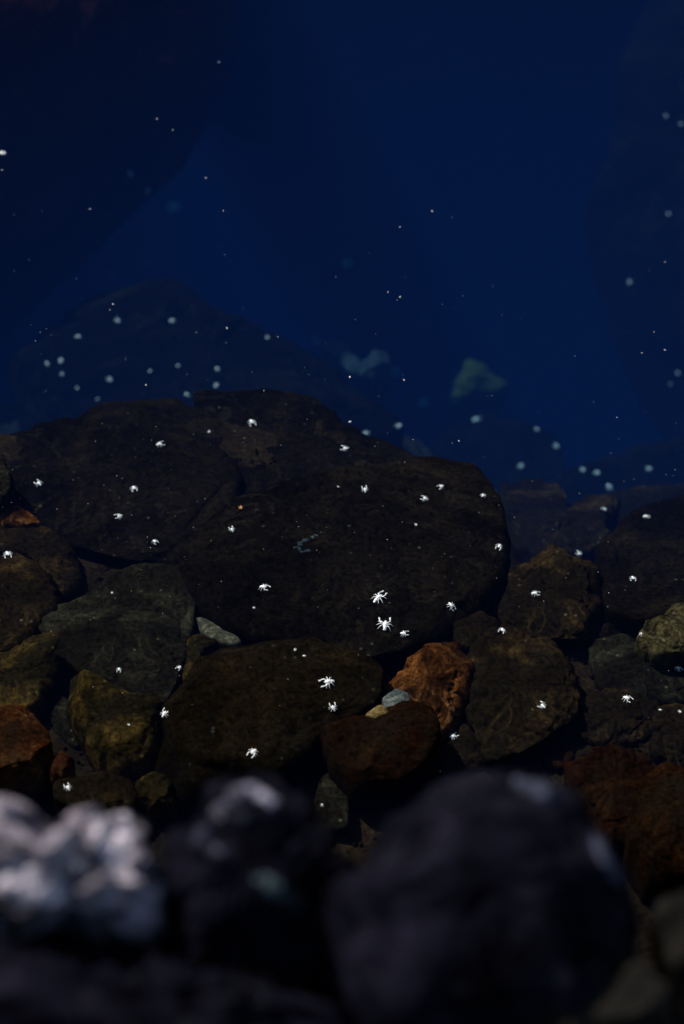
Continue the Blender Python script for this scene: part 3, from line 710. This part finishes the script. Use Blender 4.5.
tag(fl, 'tiny pale flakes of dust afloat on the still water surface', None, kind='stuff')
v, f = flake_vf(Vector(), .0034)
one = mesh_obj('flake', [tuple(q) for q in v], f, M_SPECK, smooth=False); one.location = on_plane(2, 153, Z0, ZN)
tag(one, 'largest white flake afloat at the left edge of the deep blue water', 'flake')

# pale crust in broken streaks on the largest slab, part of that slab
slab = ROCKS[2]; bits = []
rg = random.Random(5)
for (x0_, y0_), (x1_, y1_), cnt in (((296, 548), (303, 541), 7), ((303, 541), (314, 537), 8), ((299, 553), (310, 551), 6), ((312, 538), (324, 531), 4), ((298, 545), (300, 550), 4)):
    for _ in range(cnt):
        k_ = rg.random(); l, nn, _d = hit(x0_ + (x1_ - x0_) * k_ + rg.uniform(-1, 1), y0_ + (y1_ - y0_) * k_ + rg.uniform(-1, 1))
        bits.append(flake_vf(l - slab.location, rg.uniform(.0006, .0015)))
vf = join(bits)
cr = mesh_obj('crust', [tuple(q) for q in vf[0]], vf[1], M['deep_pale'], slab, smooth=False)
cr['kind'] = 'stuff'

# painted highlights on the dry shore rocks, mixed with pale crust on the leftmost
def crust_highlight(o, cx, cy, rx, ry, ang, mat, seed):
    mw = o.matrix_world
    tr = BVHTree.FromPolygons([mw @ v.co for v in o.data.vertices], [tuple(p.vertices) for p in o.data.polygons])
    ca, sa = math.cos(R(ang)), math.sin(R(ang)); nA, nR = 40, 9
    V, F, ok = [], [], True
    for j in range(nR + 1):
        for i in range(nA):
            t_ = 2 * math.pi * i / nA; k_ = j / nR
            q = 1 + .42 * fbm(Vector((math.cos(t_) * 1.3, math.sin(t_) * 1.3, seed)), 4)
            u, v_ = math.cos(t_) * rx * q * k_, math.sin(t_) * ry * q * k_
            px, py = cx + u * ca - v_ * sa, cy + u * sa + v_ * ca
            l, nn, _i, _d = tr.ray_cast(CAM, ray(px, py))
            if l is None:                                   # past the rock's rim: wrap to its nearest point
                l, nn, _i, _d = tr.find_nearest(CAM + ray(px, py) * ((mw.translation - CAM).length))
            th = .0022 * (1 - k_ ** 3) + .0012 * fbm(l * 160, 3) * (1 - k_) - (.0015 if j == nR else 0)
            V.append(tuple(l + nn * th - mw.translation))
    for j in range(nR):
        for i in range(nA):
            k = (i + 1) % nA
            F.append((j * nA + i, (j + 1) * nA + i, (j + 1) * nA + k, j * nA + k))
    return mesh_obj('crust_highlight', V, F, M[mat], o)


SH = {}
for o in ROCKS:
    for key in ('biggest dry', 'pale peak', 'pale crusted', 'low blackish', 'tan-topped'):
        if o.name.startswith('shore_rock') and key in o['label']: SH.setdefault(key, o)
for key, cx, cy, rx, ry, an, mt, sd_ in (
        ('pale crusted', 112, 838, 24, 34, 25, 'crust_highlight_pale', 1), ('pale crusted', 30, 886, 46, 22, 12, 'crust_highlight_pale', 2), ('pale crusted', 148, 868, 22, 14, 30, 'crust_highlight_dim', 3),
        ('pale crusted', 20, 818, 26, 8, 10, 'crust_highlight_dim', 4), ('pale crusted', 70, 920, 14, 16, 0, 'crust_highlight_dim', 5), ('pale crusted', 112, 912, 22, 7, -5, 'crust_highlight_mid', 6), ('pale crusted', 84, 862, 8, 20, 35, 'crust_highlight_pale', 16),
        ('pale peak', 246, 793, 22, 9, -4, 'crust_highlight_mid', 7), ('pale peak', 226, 806, 20, 7, -42, 'crust_highlight_mid', 17), ('pale peak', 268, 800, 12, 6, 28, 'crust_highlight_mid', 27), ('pale peak', 244, 818, 18, 6, 10, 'crust_highlight_dim', 37), ('pale peak', 200, 838, 14, 7, -50, 'crust_highlight_dim', 47), ('pale peak', 280, 892, 32, 9, 32, 'highlight_teal', 8), ('pale peak', 212, 850, 18, 8, 40, 'crust_highlight_dim', 9),
        ('biggest dry', 538, 790, 30, 9, 16, 'crust_highlight_dim', 10), ('biggest dry', 606, 858, 8, 30, -25, 'crust_highlight_dim', 11)):
    crust_highlight(SH[key], cx, cy, rx, ry, an, mt, sd_ * 3.3)
